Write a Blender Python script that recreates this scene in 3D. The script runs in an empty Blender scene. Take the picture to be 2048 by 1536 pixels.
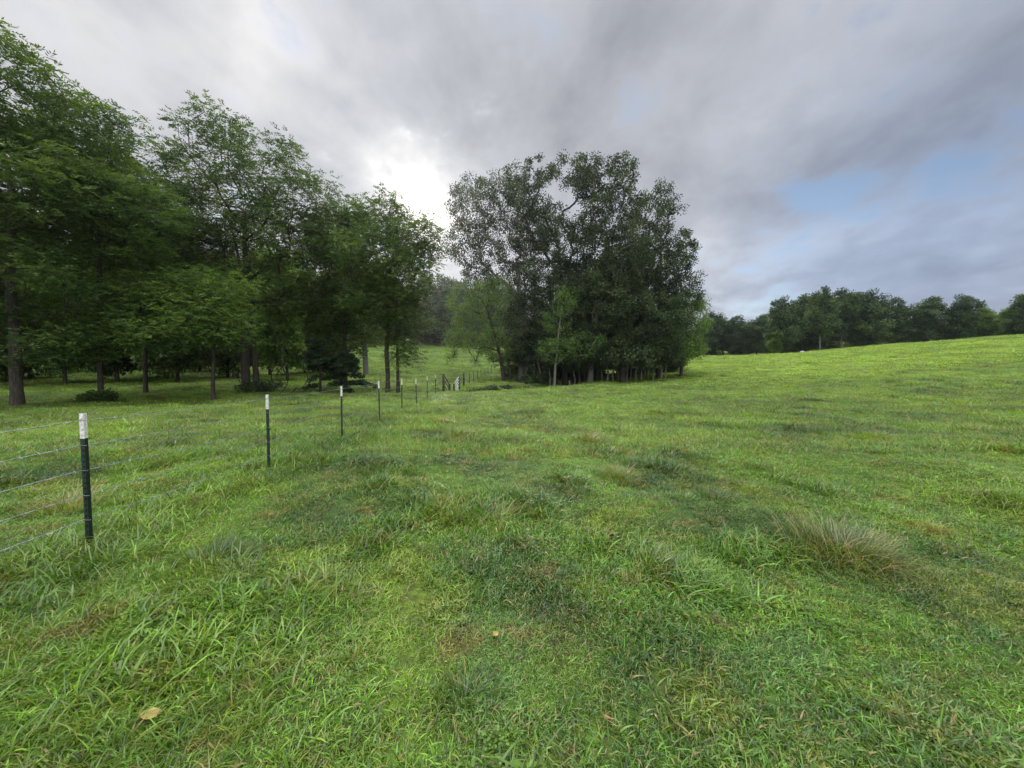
import bpy, math, random
import numpy as np
from mathutils import Vector

# ------------------------------------------------------------------ camera, world, sun, exposure
SC = bpy.context.scene
COL = SC.collection
PITCH = math.radians(2.52)
EYE = 1.75
cam_d = bpy.data.cameras.new("camera")
cam = bpy.data.objects.new("camera", cam_d); COL.objects.link(cam)
cam_d.sensor_width = 36; cam_d.lens = 750/2048*36
cam_d.clip_start = 0.05; cam_d.clip_end = 3000
cam.location = (0, 0, EYE); cam.rotation_euler = (math.pi/2-PITCH, 0, 0)
SC.camera = cam
SC.view_settings.view_transform = 'Standard'; SC.view_settings.look = 'None'
SC.view_settings.exposure = 0.42; SC.view_settings.gamma = 1.0
SC.view_settings.use_curve_mapping = False
SC.cycles.max_bounces = 4; SC.cycles.diffuse_bounces = 2; SC.cycles.transmission_bounces = 3

def ray(px, py):
    """direction of a photo pixel (2048x1536), scaled so that y == 1"""
    u = (px-1024)/750; v = (768-py)/750
    d = np.array([u, math.cos(PITCH)+v*math.sin(PITCH), -math.sin(PITCH)+v*math.cos(PITCH)])
    return d/d[1]
def at(px, py, Y):
    r = ray(px, py)*Y
    return np.array([r[0], r[1], r[2]+EYE])

SUN_DIR = ray(838, 392); SUN_DIR = SUN_DIR/np.linalg.norm(SUN_DIR)
SUN_EL = math.asin(SUN_DIR[2]); SUN_AZ = math.atan2(SUN_DIR[0], SUN_DIR[1])

def build_world():
    w = bpy.data.worlds.new("World"); SC.world = w; w.use_nodes = True
    nt = w.node_tree; nt.nodes.clear(); N = nt.nodes; L = nt.links
    out = N.new('ShaderNodeOutputWorld')
    sky = N.new('ShaderNodeTexSky'); sky.sky_type = 'NISHITA'; sky.sun_disc = False
    sky.sun_elevation = SUN_EL; sky.sun_rotation = SUN_AZ
    sky.air_density = 1.0; sky.dust_density = 0.6; sky.ozone_density = 2.0
    tc = N.new('ShaderNodeTexCoord')
    nrm = N.new('ShaderNodeVectorMath'); nrm.operation = 'NORMALIZE'; L.new(tc.outputs['Generated'], nrm.inputs[0])
    D = nrm.outputs[0]
    def M(op, a, b=None, c=None, clamp=False):
        n = N.new('ShaderNodeMath'); n.operation = op; n.use_clamp = clamp
        for i, v in enumerate((a, b, c)):
            if v is None: continue
            if isinstance(v, (int, float)): n.inputs[i].default_value = v
            else: L.new(v, n.inputs[i])
        return n.outputs[0]
    sep = N.new('ShaderNodeSeparateXYZ'); L.new(D, sep.inputs[0])
    X, Y, Z = sep.outputs
    # cloud sheet coordinates: the view ray meets a flat cloud deck
    zz = M('ADD', M('MAXIMUM', Z, 0.0), 0.34)
    cx = M('DIVIDE', X, zz); cy = M('DIVIDE', Y, zz)
    comb = N.new('ShaderNodeCombineXYZ'); L.new(cx, comb.inputs[0]); L.new(cy, comb.inputs[1])
    def noise(scale, detail, rough, off=(0, 0, 0), stretch=(1, 1, 1), rot=0.0, dist=0.0):
        mp = N.new('ShaderNodeMapping'); L.new(comb.outputs[0], mp.inputs[0])
        mp.inputs['Location'].default_value = off; mp.inputs['Scale'].default_value = stretch
        mp.inputs['Rotation'].default_value = (0, 0, rot)
        n = N.new('ShaderNodeTexNoise'); n.inputs['Scale'].default_value = scale
        n.inputs['Detail'].default_value = detail; n.inputs['Roughness'].default_value = rough
        n.inputs['Distortion'].default_value = dist
        L.new(mp.outputs[0], n.inputs['Vector']); return n.outputs['Fac']
    def lobe(px, py, s, amp):
        d = ray(px, py); d = d/np.linalg.norm(d)
        n = N.new('ShaderNodeVectorMath'); n.operation = 'DOT_PRODUCT'
        L.new(D, n.inputs[0]); n.inputs[1].default_value = tuple(d)
        s = 1-math.cos(math.radians(s))
        e = M('EXPONENT', M('DIVIDE', M('SUBTRACT', n.outputs['Value'], 1.0), s))
        return M('MULTIPLY', e, amp)
    def SUM(*a):
        r = a[0]
        for b in a[1:]: r = M('ADD', r, b)
        return r
    n1 = noise(1.0, 5, 0.52, (3.1, 1.7, 0), (1, 0.8, 1), 0.35, 0.2)
    n2 = noise(2.8, 5, 0.55, (0.3, 7.7, 0), (1, 0.75, 1), 0.5, 0.3)
    n3 = noise(6.5, 6, 0.55, (5.3, 2.2, 0), (1, 0.85, 1), 0.2, 0.2)
    # brightness of the cloud
    br = SUM(M('MULTIPLY', M('SUBTRACT', n1, 0.5), 0.78), M('MULTIPLY', M('SUBTRACT', n2, 0.5), 0.50),
             M('MULTIPLY', M('SUBTRACT', n3, 0.5), 0.34), 0.455,
             lobe(530, 20, 5.5, 0.13), lobe(480, 150, 5, 0.05), lobe(40, 120, 20, 0.10), lobe(300, 200, 9, 0.05),
             lobe(900, 260, 7, -0.16), lobe(1020, 200, 9, -0.09), lobe(690, 230, 8, -0.05), lobe(1250, 100, 12, -0.07),
             lobe(1400, 470, 4, 0.14), lobe(1050, 120, 16, 0.03),
             lobe(1830, 90, 11, -0.04), lobe(1900, 500, 6, -0.08), lobe(1600, 500, 9, 0.08), lobe(1800, 640, 7, 0.05), lobe(1980, 380, 7, 0.10), lobe(1150, 300, 10, -0.04),
             M('MULTIPLY', SUM(lobe(838, 395, 4.8, 0.36), lobe(842, 390, 2.6, 0.55), lobe(770, 345, 3.0, 0.16), lobe(870, 460, 2.5, 0.12)), M('MAXIMUM', 0.2, M('ADD', -1.2, M('MULTIPLY', SUM(n2, n3), 2.2)))), lobe(838, 410, 9, 0.19), lobe(838, 400, 15, 0.12))
    ramp = N.new('ShaderNodeValToRGB'); L.new(br, ramp.inputs[0])
    e = ramp.color_ramp.elements
    e[0].position = 0.0; e[0].color = (0.125, 0.140, 0.165, 1)
    e[1].position = 1.0; e[1].color = (1.0, 0.96, 0.90, 1)
    for p, c in ((0.30, (0.245, 0.258, 0.290)), (0.5, (0.375, 0.388, 0.425)), (0.72, (0.60, 0.595, 0.605))):
        q = e.new(p); q.color = (*c, 1)
    boost = M('ADD', 1.0, M('MAXIMUM', M('SUBTRACT', br, 1.0), 0.0))
    # clouds turn bluer towards the right and low down
    blu = SUM(lobe(1800, 560, 17, 0.60), lobe(2048, 300, 13, 0.35), lobe(1550, 560, 8, 0.2))
    mixb = N.new('ShaderNodeMix'); mixb.data_type = 'RGBA'; mixb.blend_type = 'MULTIPLY'
    L.new(M('MINIMUM', blu, 1.0), mixb.inputs[0]); L.new(ramp.outputs[0], mixb.inputs[6])
    mixb.inputs[7].default_value = (0.70, 0.86, 1.12, 1)
    # deck brightened out of view, overhead and behind the camera, as added fill light
    zen = N.new('ShaderNodeMapRange'); zen.interpolation_type = 'SMOOTHSTEP'
    L.new(Z, zen.inputs[0]); zen.inputs[1].default_value = 0.68; zen.inputs[2].default_value = 0.95
    zen.inputs[3].default_value = 0.0; zen.inputs[4].default_value = ZEN
    back = N.new('ShaderNodeMapRange'); back.interpolation_type = 'SMOOTHSTEP'
    L.new(Y, back.inputs[0]); back.inputs[1].default_value = 0.15; back.inputs[2].default_value = -0.5
    back.inputs[3].default_value = 0.0; back.inputs[4].default_value = BACK
    strength = M('MULTIPLY', boost, SUM(1.0, zen.outputs[0], back.outputs[0]))
    bg = N.new('ShaderNodeBackground'); L.new(mixb.outputs[2], bg.inputs[0]); L.new(strength, bg.inputs[1])
    bs = N.new('ShaderNodeBackground'); L.new(sky.outputs[0], bs.inputs[0]); bs.inputs[1].default_value = 0.10
    # gaps in the cloud
    gap = SUM(M('MULTIPLY', M('SUBTRACT', n1, 0.5), 0.6), M('MULTIPLY', M('SUBTRACT', n2, 0.5), 1.5),
              M('MULTIPLY', M('SUBTRACT', n3, 0.5), 2.2), lobe(1610, 390, 2.6, 0.85), lobe(1510, 410, 3.2, 0.40), lobe(1720, 360, 4, 0.60), lobe(1930, 330, 5, 0.55),
              lobe(2048, 300, 5, 0.36), lobe(1620, 560, 7, 0.25), lobe(1480, 560, 5, 0.2), lobe(1850, 640, 5, 0.12), lobe(1920, 500, 6, -0.35))
    gm = N.new('ShaderNodeMapRange'); gm.interpolation_type = 'SMOOTHSTEP'
    L.new(gap, gm.inputs[0]); gm.inputs[1].default_value = 0.16; gm.inputs[2].default_value = 0.85
    gm.inputs[3].default_value = 0; gm.inputs[4].default_value = 0.85
    mx = N.new('ShaderNodeMixShader'); L.new(gm.outputs[0], mx.inputs[0]); L.new(bg.outputs[0], mx.inputs[1]); L.new(bs.outputs[0], mx.inputs[2])
    L.new(mx.outputs[0], out.inputs[0])
ZEN = 8.8; BACK = 3.2; HAZE = 0.00035
build_world()
sun_d = bpy.data.lights.new("sun", 'SUN'); sun_d.energy = 1.5; sun_d.angle = math.radians(11); sun_d.color = (1.0, 0.93, 0.80)
sun = bpy.data.objects.new("sun", sun_d); COL.objects.link(sun)
sun.rotation_euler = Vector(tuple(-SUN_DIR)).to_track_quat('-Z', 'Y').to_euler()

# ------------------------------------------------------------------ noise and terrain height
def _h(ix, iy, seed):
    ix = ix.astype(np.int64) & 0xffffffff; iy = iy.astype(np.int64) & 0xffffffff
    v = (ix*374761393 + iy*668265263 + seed*1274126177) & 0xffffffff
    v = ((v ^ (v >> 13))*1274126177) & 0xffffffff
    v = v ^ (v >> 16)
    return (v & 0xffffff)/float(0xffffff)
def vnoise(x, y, seed=0):
    x = np.asarray(x, float); y = np.asarray(y, float)
    ix = np.floor(x); iy = np.floor(y); fx = x-ix; fy = y-iy
    fx = fx*fx*(3-2*fx); fy = fy*fy*(3-2*fy)
    a = _h(ix, iy, seed); b = _h(ix+1, iy, seed); c = _h(ix, iy+1, seed); d = _h(ix+1, iy+1, seed)
    return (a*(1-fx)+b*fx)*(1-fy)+(c*(1-fx)+d*fx)*fy-0.5
CP = np.array([
 (0,0,0),(-4,4,0),(4,4,0),(0,10,0),(-4.2,15,0),(-4.8,24,0),(0,20,0),(10,10,0.05),(-10,10,-.03),(-21,16,-.05),(-10,25,0),(-20,25,0.1),
 (12,25,0.05),(4,42,0.05),(14,44,0.15),(20,44,.3),(25,36,.6),(18,18,.3),(27,20,.9),(41,30,2.1),(-5,38,-.1),(-5,50,-.1),(-3.8,70,.75),
 (42.6,85,4.4),(30,62,2.0),(48,70,3.85),(75,55,6.5),(64,62,5.6),(59,72,5.1),(82,75,6.2),(70,90,4.6),(50,88,4.0),(67,115,4.8),(35,60,2.3),
 (10,72,1.6),(10,110,7),(-15,70,1.7),(-22.6,110,8.2),(0,110,7.6),(-22,150,14),(0,150,13.5),(25,150,13),(-45,60,2.2),(-30,40,.7),(-50,30,.4),(-60,110,9),(-100,50,3),(100,110,6),(40,120,6),
 (150,60,11),(-150,150,12),(150,150,12),(0,200,15),(0,-30,0),(-60,-20,0),(60,-20,1),(-120,-50,0),(120,-50,3),(0,420,24),(-420,420,24),(420,420,24),
 (420,0,18),(-420,0,6),(-420,-300,2),(420,-300,8),(0,-300,0)], float)
def _tps():
    P = CP[:, :2]; n = len(P)
    r = np.sqrt(((P[:, None]-P[None])**2).sum(-1))
    K = r                      # linear (biharmonic in 3-D) kernel: no overshoot
    A = np.zeros((n+3, n+3)); A[:n, :n] = K+np.eye(n)*-0.35; A[:n, n] = 1; A[:n, n+1:] = P; A[n, :n] = 1; A[n+1:, :n] = P.T
    b = np.zeros(n+3); b[:n] = CP[:, 2]
    return np.linalg.solve(A, b)
TW = _tps()
GULLY = np.array([(-19,27.5),(-13,28.5),(-8,30),(-4,31.5),(-0.5,34),(2.5,38),(6,44),(10,54)], float)
def seg_dist(x, y, pl):
    best = np.full(x.shape, 1e9); tt = np.zeros(x.shape)
    n = len(pl)-1
    for i in range(n):
        a = pl[i]; b = pl[i+1]; ab = b-a
        t = np.clip(((x-a[0])*ab[0]+(y-a[1])*ab[1])/(ab@ab), 0, 1)
        d = np.hypot(x-a[0]-t*ab[0], y-a[1]-t*ab[1])
        m = d < best; best = np.where(m, d, best); tt = np.where(m, (i+t)/n, tt)
    return best, tt
def H(x, y):
    x = np.asarray(x, float); y = np.asarray(y, float); sh = np.broadcast(x, y).shape
    x = np.broadcast_to(x, sh).ravel(); y = np.broadcast_to(y, sh).ravel()
    z = np.zeros(x.shape); n = len(CP)
    for i in range(n):
        z += TW[i]*np.sqrt((x-CP[i,0])**2+(y-CP[i,1])**2+4.0)
    z += TW[n]+TW[n+1]*x+TW[n+2]*y
    d, t = seg_dist(x, y, GULLY)
    z -= np.clip(t*4.5, 0.22, 1)*1.0*np.exp(-(d/2.3)**2)
    r = np.hypot(x, y)
    z += 0.085*vnoise(x/.9, y/.9, 1)+0.035*vnoise(x/.33, y/.33, 9)+0.13*vnoise(x/2.6, y/2.2, 2)*np.clip(r/9, .25, 1)
    z += 0.35*vnoise(x/8, y/7, 3)*np.clip((r-12)/25, 0, 1)
    return z.reshape(sh)
Z0 = float(np.mean(H(np.array([0, -4.1, -4.1, 2, 0]), np.array([3, 3.6, 9, 6, 9]))))
_H = H
def H(x, y): return _H(x, y)-Z0
def hz(x, y): return float(H(np.array([x]), np.array([y]))[0])

# ------------------------------------------------------------------ mesh and object helpers
def mesh_np(name, V, F, mats, attrs=None, smooth=False):
    """V (n,3); F (m,4) or (m,3) index array"""
    me = bpy.data.meshes.new(name)
    V = np.asarray(V, np.float32); F = np.asarray(F, np.int32); k = F.shape[1]
    me.vertices.add(len(V)); me.vertices.foreach_set('co', V.ravel())
    me.loops.add(F.size); me.loops.foreach_set('vertex_index', F.ravel())
    me.polygons.add(len(F)); me.polygons.foreach_set('loop_start', np.arange(0, F.size, k, dtype=np.int32))
    me.polygons.foreach_set('loop_total', np.full(len(F), k, np.int32))
    if smooth: me.polygons.foreach_set('use_smooth', np.ones(len(F), bool))
    for m in (mats if isinstance(mats, (list, tuple)) else [mats]): me.materials.append(m)
    if attrs:
        for an, av in attrs.items():
            a = me.attributes.new(an, 'FLOAT', 'FACE'); a.data.foreach_set('value', np.asarray(av, np.float32))
    me.update(calc_edges=True); me.validate()
    return me
def obj(name, me, parent=None, link=True):
    o = bpy.data.objects.new(name, me)
    if link: COL.objects.link(o)
    if parent is not None: o.parent = parent
    return o
def tag(o, label=None, cat=None, group=None, kind=None):
    if label: o['label'] = label
    if cat: o['category'] = cat
    if group: o['group'] = group
    if kind: o['kind'] = kind
    return o
def empty(name, loc, rz=0):
    o = bpy.data.objects.new(name, None); COL.objects.link(o)
    o.location = tuple(float(v) for v in loc); o.rotation_euler = (0, 0, rz); o.empty_display_size = 0.3
    return o
def copy_tree(o, parent=None):
    c = o.copy(); COL.objects.link(c)
    if parent is not None: c.parent = parent
    for ch in list(o.children): copy_tree(ch, c)
    return c
class MB:
    """collects quads"""
    def __init__(s): s.v = []; s.f = []; s.n = 0
    def add(s, v, f):
        s.v.append(np.asarray(v, float)); s.f.append(np.asarray(f, int)+s.n); s.n += len(v)
    def tube(s, pts, rads, k=6, cap=True):
        pts = np.asarray(pts, float); n = len(pts); rads = np.broadcast_to(rads, (n,))
        tan = np.gradient(pts, axis=0); tan /= np.linalg.norm(tan, axis=1)[:, None]+1e-9
        ref = np.array([0, 0, 1.]) if abs(tan[0][2]) < .9 else np.array([1., 0, 0])
        vs = []
        a = np.arange(k)/k*2*math.pi
        u = np.cross(tan[0], ref); u /= np.linalg.norm(u)
        for i in range(n):
            u = u-tan[i]*(u@tan[i]); u /= np.linalg.norm(u)+1e-9; w = np.cross(tan[i], u)
            vs.append(pts[i]+rads[i]*(np.cos(a)[:, None]*u+np.sin(a)[:, None]*w))
        V = np.concatenate(vs); F = []
        for i in range(n-1):
            for j in range(k):
                F.append((i*k+j, i*k+(j+1)%k, (i+1)*k+(j+1)%k, (i+1)*k+j))
        if cap:
            V = np.vstack([V, pts[-1], pts[0]]); c = n*k
            for j in range(0, k): F.append(((n-1)*k+j, (n-1)*k+(j+1)%k, c, c)); F.append(((j+1)%k, j, c+1, c+1))
        s.add(V, F)
    def box(s, lo, hi):
        x0, y0, z0 = lo; x1, y1, z1 = hi
        s.add([(x0,y0,z0),(x1,y0,z0),(x1,y1,z0),(x0,y1,z0),(x0,y0,z1),(x1,y0,z1),(x1,y1,z1),(x0,y1,z1)],
              [(0,3,2,1),(4,5,6,7),(0,1,5,4),(1,2,6,5),(2,3,7,6),(3,0,4,7)])
    def mesh(s, name, mat, smooth=False):
        me = bpy.data.meshes.new(name)
        V = np.concatenate(s.v); F = np.concatenate(s.f)
        faces = [tuple(dict.fromkeys(f)) for f in F.tolist()]
        me.from_pydata(V.tolist(), [], faces); me.materials.append(mat)
        if smooth: me.polygons.foreach_set('use_smooth', [True]*len(me.polygons))
        me.update(); return me

# ------------------------------------------------------------------ materials
def new_mat(name):
    m = bpy.data.materials.new(name); m.use_nodes = True; nt = m.node_tree; nt.nodes.clear()
    return m, nt, nt.nodes, nt.links
def leaf_material(name, cols, transl=0.42, rough=0.6, tcol=(1.25, 1.25, 0.55), spec=0.22, big=True):
    """cols: dark .. light; tint attribute walks through them"""
    m, nt, N, L = new_mat(name)
    out = N.new('ShaderNodeOutputMaterial')
    at_ = N.new('ShaderNodeAttribute'); at_.attribute_name = 'tint'
    r = N.new('ShaderNodeValToRGB'); L.new(at_.outputs['Fac'], r.inputs[0]); e = r.color_ramp.elements
    e[0].position = 0; e[0].color = (*cols[0], 1); e[1].position = 1; e[1].color = (*cols[-1], 1)
    for i, c in enumerate(cols[1:-1]): q = e.new((i+1)/(len(cols)-1)); q.color = (*c, 1)
    p = N.new('ShaderNodeBsdfPrincipled'); p.inputs['Roughness'].default_value = rough
    p.inputs['Specular IOR Level'].default_value = spec
    L.new(r.outputs[0], p.inputs['Base Color'])
    t = N.new('ShaderNodeBsdfTranslucent')
    mu = N.new('ShaderNodeMix'); mu.data_type = 'RGBA'; mu.blend_type = 'MULTIPLY'; mu.inputs[0].default_value = 1
    L.new(r.outputs[0], mu.inputs[6]); mu.inputs[7].default_value = (*tcol, 1); L.new(mu.outputs[2], t.inputs[0])
    mx = N.new('ShaderNodeMixShader'); mx.inputs[0].default_value = transl
    L.new(p.outputs[0], mx.inputs[1]); L.new(t.outputs[0], mx.inputs[2]); L.new(mx.outputs[0], out.inputs[0])
    return m
def bark_material(name, c0, c1, scale=6):
    m, nt, N, L = new_mat(name)
    out = N.new('ShaderNodeOutputMaterial'); p = N.new('ShaderNodeBsdfPrincipled'); p.inputs['Roughness'].default_value = 0.9
    p.inputs['Specular IOR Level'].default_value = 0.15
    tc = N.new('ShaderNodeTexCoord'); mp = N.new('ShaderNodeMapping'); mp.inputs['Scale'].default_value = (1, 1, .18)
    L.new(tc.outputs['Object'], mp.inputs[0])
    n = N.new('ShaderNodeTexNoise'); n.inputs['Scale'].default_value = scale*3; n.inputs['Detail'].default_value = 5; n.inputs['Roughness'].default_value = .65
    L.new(mp.outputs[0], n.inputs['Vector'])
    r = N.new('ShaderNodeValToRGB'); L.new(n.outputs['Fac'], r.inputs[0]); e = r.color_ramp.elements
    e[0].position = .35; e[0].color = (*c0, 1); e[1].position = .68; e[1].color = (*c1, 1)
    L.new(r.outputs[0], p.inputs['Base Color'])
    b = N.new('ShaderNodeBump'); b.inputs['Strength'].default_value = .8; b.inputs['Distance'].default_value = .03
    L.new(n.outputs['Fac'], b.inputs['Height']); L.new(b.outputs[0], p.inputs['Normal'])
    L.new(p.outputs[0], out.inputs[0]); return m
def plain_material(name, c0, c1, rough=.6, metal=0, scale=40, spec=.4, bump=.2):
    m, nt, N, L = new_mat(name)
    out = N.new('ShaderNodeOutputMaterial'); p = N.new('ShaderNodeBsdfPrincipled')
    p.inputs['Roughness'].default_value = rough; p.inputs['Metallic'].default_value = metal; p.inputs['Specular IOR Level'].default_value = spec
    tc = N.new('ShaderNodeTexCoord'); n = N.new('ShaderNodeTexNoise'); n.inputs['Scale'].default_value = scale; n.inputs['Detail'].default_value = 6
    L.new(tc.outputs['Object'], n.inputs['Vector'])
    r = N.new('ShaderNodeValToRGB'); L.new(n.outputs['Fac'], r.inputs[0]); e = r.color_ramp.elements
    e[0].position = .38; e[0].color = (*c0, 1); e[1].position = .62; e[1].color = (*c1, 1)
    L.new(r.outputs[0], p.inputs['Base Color'])
    b = N.new('ShaderNodeBump'); b.inputs['Strength'].default_value = bump; b.inputs['Distance'].default_value = .01
    L.new(n.outputs['Fac'], b.inputs['Height']); L.new(b.outputs[0], p.inputs['Normal'])
    L.new(p.outputs[0], out.inputs[0]); return m

def grass_colour(N, L, pos, tint=None):
    """patchy pasture colour by world position; returns a colour socket"""
    def noise(scale, det=3, off=(0, 0, 0), rough=.55):
        mp = N.new('ShaderNodeMapping'); mp.inputs['Location'].default_value = off; mp.inputs['Scale'].default_value = (1, 1, 0.2)
        L.new(pos, mp.inputs[0])
        n = N.new('ShaderNodeTexNoise'); n.inputs['Scale'].default_value = scale; n.inputs['Detail'].default_value = det; n.inputs['Roughness'].default_value = rough
        L.new(mp.outputs[0], n.inputs['Vector']); return n.outputs['Fac']
    def rng(s, a, b, lo=0, hi=1):
        q = N.new('ShaderNodeMapRange'); q.interpolation_type = 'SMOOTHSTEP'; L.new(s, q.inputs[0])
        q.inputs[1].default_value = a; q.inputs[2].default_value = b; q.inputs[3].default_value = lo; q.inputs[4].default_value = hi
        return q.outputs[0]
    def mix(f, a, b, blend='MIX'):
        q = N.new('ShaderNodeMix'); q.data_type = 'RGBA'; q.blend_type = blend
        if isinstance(f, float): q.inputs[0].default_value = f
        else: L.new(f, q.inputs[0])
        for i, c in ((6, a), (7, b)):
            if isinstance(c, tuple): q.inputs[i].default_value = (*c, 1)
            else: L.new(c, q.inputs[i])
        return q.outputs[2]
    c = mix(rng(noise(.55, 4), .40, .62), GR_MID, GR_DARK)
    c = mix(rng(noise(.9, 4, (7, 3, 0)), .48, .70, 0, .60), c, GR_YEL)
    c = mix(rng(noise(1.3, 3, (2, 9, 0)), .50, .70, 0, .55), c, GR_BLUE)
    c = mix(rng(noise(.16, 3, (5, 5, 0)), .42, .62, 0, .55), c, GR_LITE)
    c = mix(rng(noise(1.9, 4, (9, 1, 0), .7), .54, .68, 0, .65), c, GR_DRY)
    # hill on the right painted yellower to stand in for its sunlit band
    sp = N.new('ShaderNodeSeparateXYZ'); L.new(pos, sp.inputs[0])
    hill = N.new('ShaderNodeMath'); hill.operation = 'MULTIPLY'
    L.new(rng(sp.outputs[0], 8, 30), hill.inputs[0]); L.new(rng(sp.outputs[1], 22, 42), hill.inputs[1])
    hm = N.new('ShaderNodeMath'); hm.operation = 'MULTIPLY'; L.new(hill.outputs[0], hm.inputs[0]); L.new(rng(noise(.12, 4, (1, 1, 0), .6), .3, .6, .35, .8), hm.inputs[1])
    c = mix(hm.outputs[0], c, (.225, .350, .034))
    return c, noise, rng, mix
GR_MID = (.112, .228, .021); GR_DARK = (.045, .105, .018); GR_YEL = (.200, .245, .022); GR_BLUE = (.088, .190, .056)
GR_LITE = (.190, .320, .028); GR_DRY = (.200, .150, .038)
def blade_material(name, dry=.10, rough=.30):
    m, nt, N, L = new_mat(name)
    out = N.new('ShaderNodeOutputMaterial'); geo = N.new('ShaderNodeNewGeometry')
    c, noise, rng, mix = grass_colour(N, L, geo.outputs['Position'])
    a = N.new('ShaderNodeAttribute'); a.attribute_name = 'tint'
    # per-blade brightness and dry blades
    v = N.new('ShaderNodeMapRange'); L.new(a.outputs['Fac'], v.inputs[0]); v.inputs[3].default_value = .42; v.inputs[4].default_value = 1.85
    vm = N.new('ShaderNodeVectorMath'); vm.operation = 'SCALE'; L.new(c, vm.inputs[0]); L.new(v.outputs[0], vm.inputs['Scale'])
    oi = N.new('ShaderNodeObjectInfo')
    iv = N.new('ShaderNodeMapRange'); L.new(oi.outputs['Random'], iv.inputs[0]); iv.inputs[3].default_value = .50; iv.inputs[4].default_value = 1.55
    vm2 = N.new('ShaderNodeVectorMath'); vm2.operation = 'SCALE'; L.new(vm.outputs[0], vm2.inputs[0]); L.new(iv.outputs[0], vm2.inputs['Scale'])
    st = rng(a.outputs['Fac'], 1-dry-.01, 1-dry+.01)
    warm = mix(rng(oi.outputs['Random'], .80, .95, 0, .55), vm2.outputs[0], (.24, .21, .04))
    col = mix(st, warm, (.31, .24, .09))
    p = N.new('ShaderNodeBsdfPrincipled'); p.inputs['Roughness'].default_value = rough; p.inputs['Specular IOR Level'].default_value = .55
    L.new(col, p.inputs['Base Color'])
    t = N.new('ShaderNodeBsdfTranslucent'); c2 = mix(1.0, col, (1.25, 1.25, .7), 'MULTIPLY'); L.new(c2, t.inputs[0])
    mx = N.new('ShaderNodeMixShader'); mx.inputs[0].default_value = .42
    L.new(p.outputs[0], mx.inputs[1]); L.new(t.outputs[0], mx.inputs[2]); L.new(mx.outputs[0], out.inputs[0])
    return m
def ground_material():
    m, nt, N, L = new_mat('pasture_ground')
    out = N.new('ShaderNodeOutputMaterial'); geo = N.new('ShaderNodeNewGeometry')
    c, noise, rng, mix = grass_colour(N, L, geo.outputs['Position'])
    f1 = noise(9, 5, (0, 0, 0), .7); f2 = noise(38, 4, (3, 0, 0), .7)
    c = mix(rng(f1, .35, .65, .15, .75), c, (.034, .030, .014))
    c = mix(rng(f2, .45, .62, 0, .5), c, (.07, .10, .03))
    c = mix(rng(noise(2.3, 4, (1, 4, 0), .75), .62, .70, 0, .75), c, (.075, .055, .032))
    p = N.new('ShaderNodeBsdfPrincipled'); p.inputs['Roughness'].default_value = .9; p.inputs['Specular IOR Level'].default_value = .15
    L.new(c, p.inputs['Base Color'])
    b = N.new('ShaderNodeBump'); b.inputs['Strength'].default_value = 1; b.inputs['Distance'].default_value = .06; L.new(f1, b.inputs['Height'])
    b2 = N.new('ShaderNodeBump'); b2.inputs['Strength'].default_value = .8; b2.inputs['Distance'].default_value = .02; L.new(f2, b2.inputs['Height']); L.new(b.outputs[0], b2.inputs['Normal'])
    L.new(b2.outputs[0], p.inputs['Normal']); L.new(p.outputs[0], out.inputs[0]); return m

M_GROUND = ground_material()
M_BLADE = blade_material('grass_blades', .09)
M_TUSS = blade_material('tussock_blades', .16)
M_STRAW = plain_material('straw_stalks', (.30, .25, .12), (.44, .38, .20), .6, 0, 20)
M_WALNUT = leaf_material('compound_leaves', [(.022,.043,.012),(.044,.078,.020),(.074,.120,.027),(.120,.168,.036)], .44)
M_YOUNG = leaf_material('pale_compound_leaves', [(.028,.056,.014),(.055,.100,.022),(.090,.150,.030),(.140,.200,.040)], .48)
M_OAK = leaf_material('oak_leaves', [(.015,.026,.011),(.028,.046,.017),(.045,.070,.023),(.075,.105,.032)], .30, .55)
M_LIGHT = leaf_material('light_leaves', [(.052,.100,.024),(.085,.150,.032),(.125,.205,.042),(.175,.250,.056)], .48)
M_BRIGHT = leaf_material('bright_leaves', [(.034,.076,.016),(.062,.122,.024),(.095,.170,.032),(.135,.215,.042)], .48)
M_FAR = leaf_material('far_leaves', [(.020,.038,.014),(.038,.066,.022),(.062,.098,.030),(.095,.135,.040)], .30, .6)
M_CEDAR = leaf_material('cedar_needles', [(.014,.030,.012),(.022,.042,.016),(.030,.055,.020),(.042,.070,.025)], .15, .6)
M_BARK = bark_material('bark_dark', (.020,.017,.013), (.068,.058,.044))
M_BARKG = bark_material('bark_grey', (.085,.075,.062), (.24,.215,.185))
M_TPOST = plain_material('green_post_paint', (.0035,.010,.0075), (.007,.018,.013), .42, 0, 60, .5)
M_WHITE = plain_material('white_post_paint', (.44,.43,.38), (.68,.66,.60), .5, 0, 45, .4)
M_WIRE = plain_material('galvanised_wire', (.16,.17,.175), (.34,.35,.36), .42, .75, 200, .5)
M_WOOD = plain_material('dark_post_wood', (.020,.017,.014), (.05,.042,.035), .8, 0, 30)
M_PIPE = plain_material('pale_pipe', (.30,.30,.28), (.45,.45,.42), .5, .3, 30)

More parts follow.
